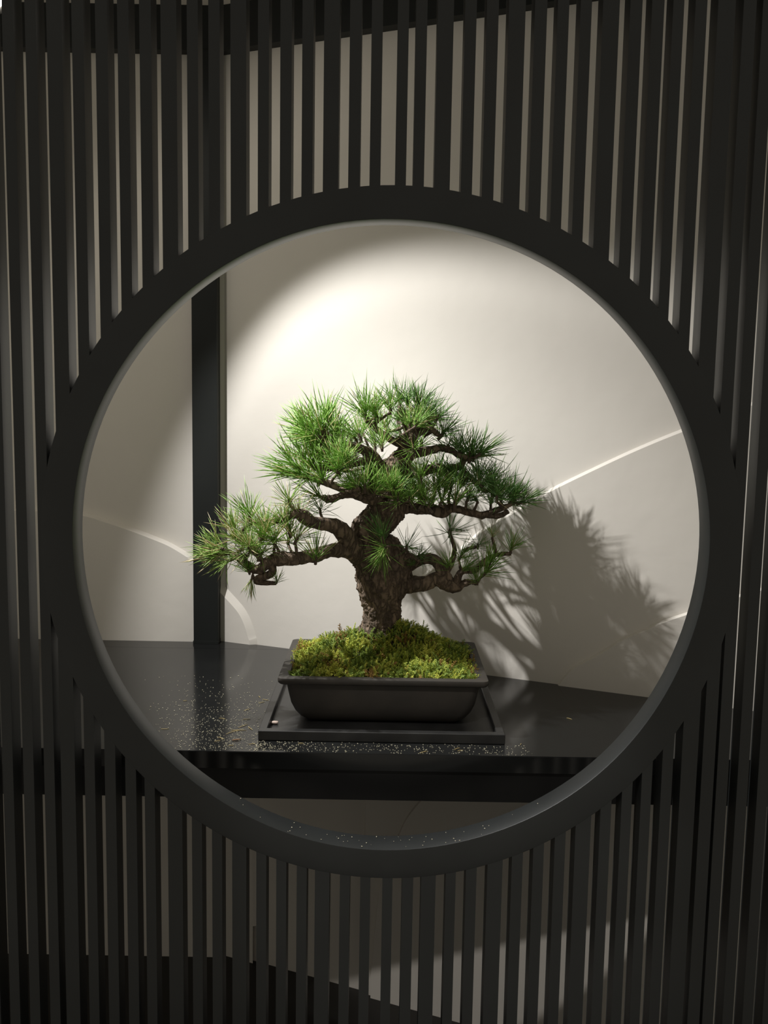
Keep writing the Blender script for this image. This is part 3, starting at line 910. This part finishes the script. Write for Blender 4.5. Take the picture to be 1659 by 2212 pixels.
fallen(1230, 1553, -.8, 16, 'lone curved tan needle on the bare table right of the tray', None)
fallen(1125, 1608, 1.1, 9, 'tiny pale needle just right of the tray front corner', None)
fallen(511, 1599, .35, 20, 'reddish brown bark flake on the table left of the tray', None, M_twigdry, .0013)

# small pale pebble in the corner of the tray
bm = bmesh.new()
bmesh.ops.create_icosphere(bm, subdivisions=2, radius=1)
pc = at_z(593, 1566, ZT + .008)
for vv_ in bm.verts:
    n_ = 1 + .25 * noise.noise(vv_.co * 1.7)
    vv_.co = Vector((pc.x + vv_.co.x * .0095 * n_, pc.y + .006 + vv_.co.y * .006 * n_, ZT + .0115 + vv_.co.z * .0036 * n_))
pb = bm_obj('pebble', bm, M_stone, None, True)
tag(pb, 'small pinkish pebble in the left front corner of the tray', 'pebble')

# ------------------------------------------------------------------ the spotlight above
ax = (SPOT_AIM - SPOT_POS).normalized()
sp = tag(empty('spotlight', tuple(SPOT_POS)), 'black track spotlight glowing behind the slats at the upper left', 'spotlight')


def lathe(name, prof_, mat_, parent, origin, axis, n=28):
    q = axis.to_track_quat('Z', 'Y').to_matrix()
    V, F = [], []
    for z, r_ in prof_:
        for i in range(n):
            a_ = 2 * math.pi * i / n
            V.append(origin + q @ Vector((r_ * math.cos(a_), r_ * math.sin(a_), z)))
    for s_ in range(len(prof_) - 1):
        for i in range(n):
            j = (i + 1) % n
            F.append((s_ * n + i, s_ * n + j, (s_ + 1) * n + j, (s_ + 1) * n + i))
    return mesh_obj(name, V, F, mat_, parent, True)


lathe('housing', [(-.11, .0005), (-.11, .022), (-.105, .026), (.0, .028), (.0, .0255), (-.012, .024)], M_metal, sp, SPOT_POS, ax)
lathe('lens', [(-.0115, .0245), (-.0105, .012), (-.010, .0004)], M_glow, sp, SPOT_POS, ax)
jt = SPOT_POS - ax * .06
V, F = [], []
tube([jt, jt + Vector((0, 0, .06)), Vector((jt.x, jt.y, CEIL))], [.006, .006, .006], 10, 0, 1, V, F)
mesh_obj('stem', V, F, M_metal, sp, True)
sd = bpy.data.lights.new('spotlight_beam', 'SPOT')
sd.energy = SPOT_W; sd.color = (1.0, .985, .97); sd.spot_size = math.radians(SPOT_ANGLE); sd.spot_blend = SPOT_BLEND
sd.shadow_soft_size = 0.012
so = bpy.data.objects.new('spotlight_beam', sd)
C.objects.link(so)
so.parent = sp
so.matrix_parent_inverse = sp.matrix_world.inverted()
so.matrix_world = Matrix.Translation(SPOT_POS + ax * .012) @ ax.to_track_quat('-Z', 'Y').to_matrix().to_4x4()
# the lamp's weak wide spill around its beam
sd2 = bpy.data.lights.new('spotlight_spill', 'SPOT')
sd2.energy = SPILL_W; sd2.color = (1.0, .93, .83); sd2.spot_size = math.radians(176); sd2.spot_blend = 0.5
sd2.shadow_soft_size = 0.02
so2 = bpy.data.objects.new('spotlight_spill', sd2)
C.objects.link(so2)
so2.parent = sp
so2.matrix_parent_inverse = sp.matrix_world.inverted()
so2.matrix_world = so.matrix_world.copy()
# bright core of the same beam
sd3 = bpy.data.lights.new('spotlight_core', 'SPOT')
sd3.energy = CORE_W; sd3.color = (1.0, .985, .97); sd3.spot_size = math.radians(CORE_ANGLE); sd3.spot_blend = 1.0
sd3.shadow_soft_size = 0.012
so3 = bpy.data.objects.new('spotlight_core', sd3)
C.objects.link(so3)
so3.parent = sp
so3.matrix_parent_inverse = sp.matrix_world.inverted()
so3.matrix_world = so.matrix_world.copy()
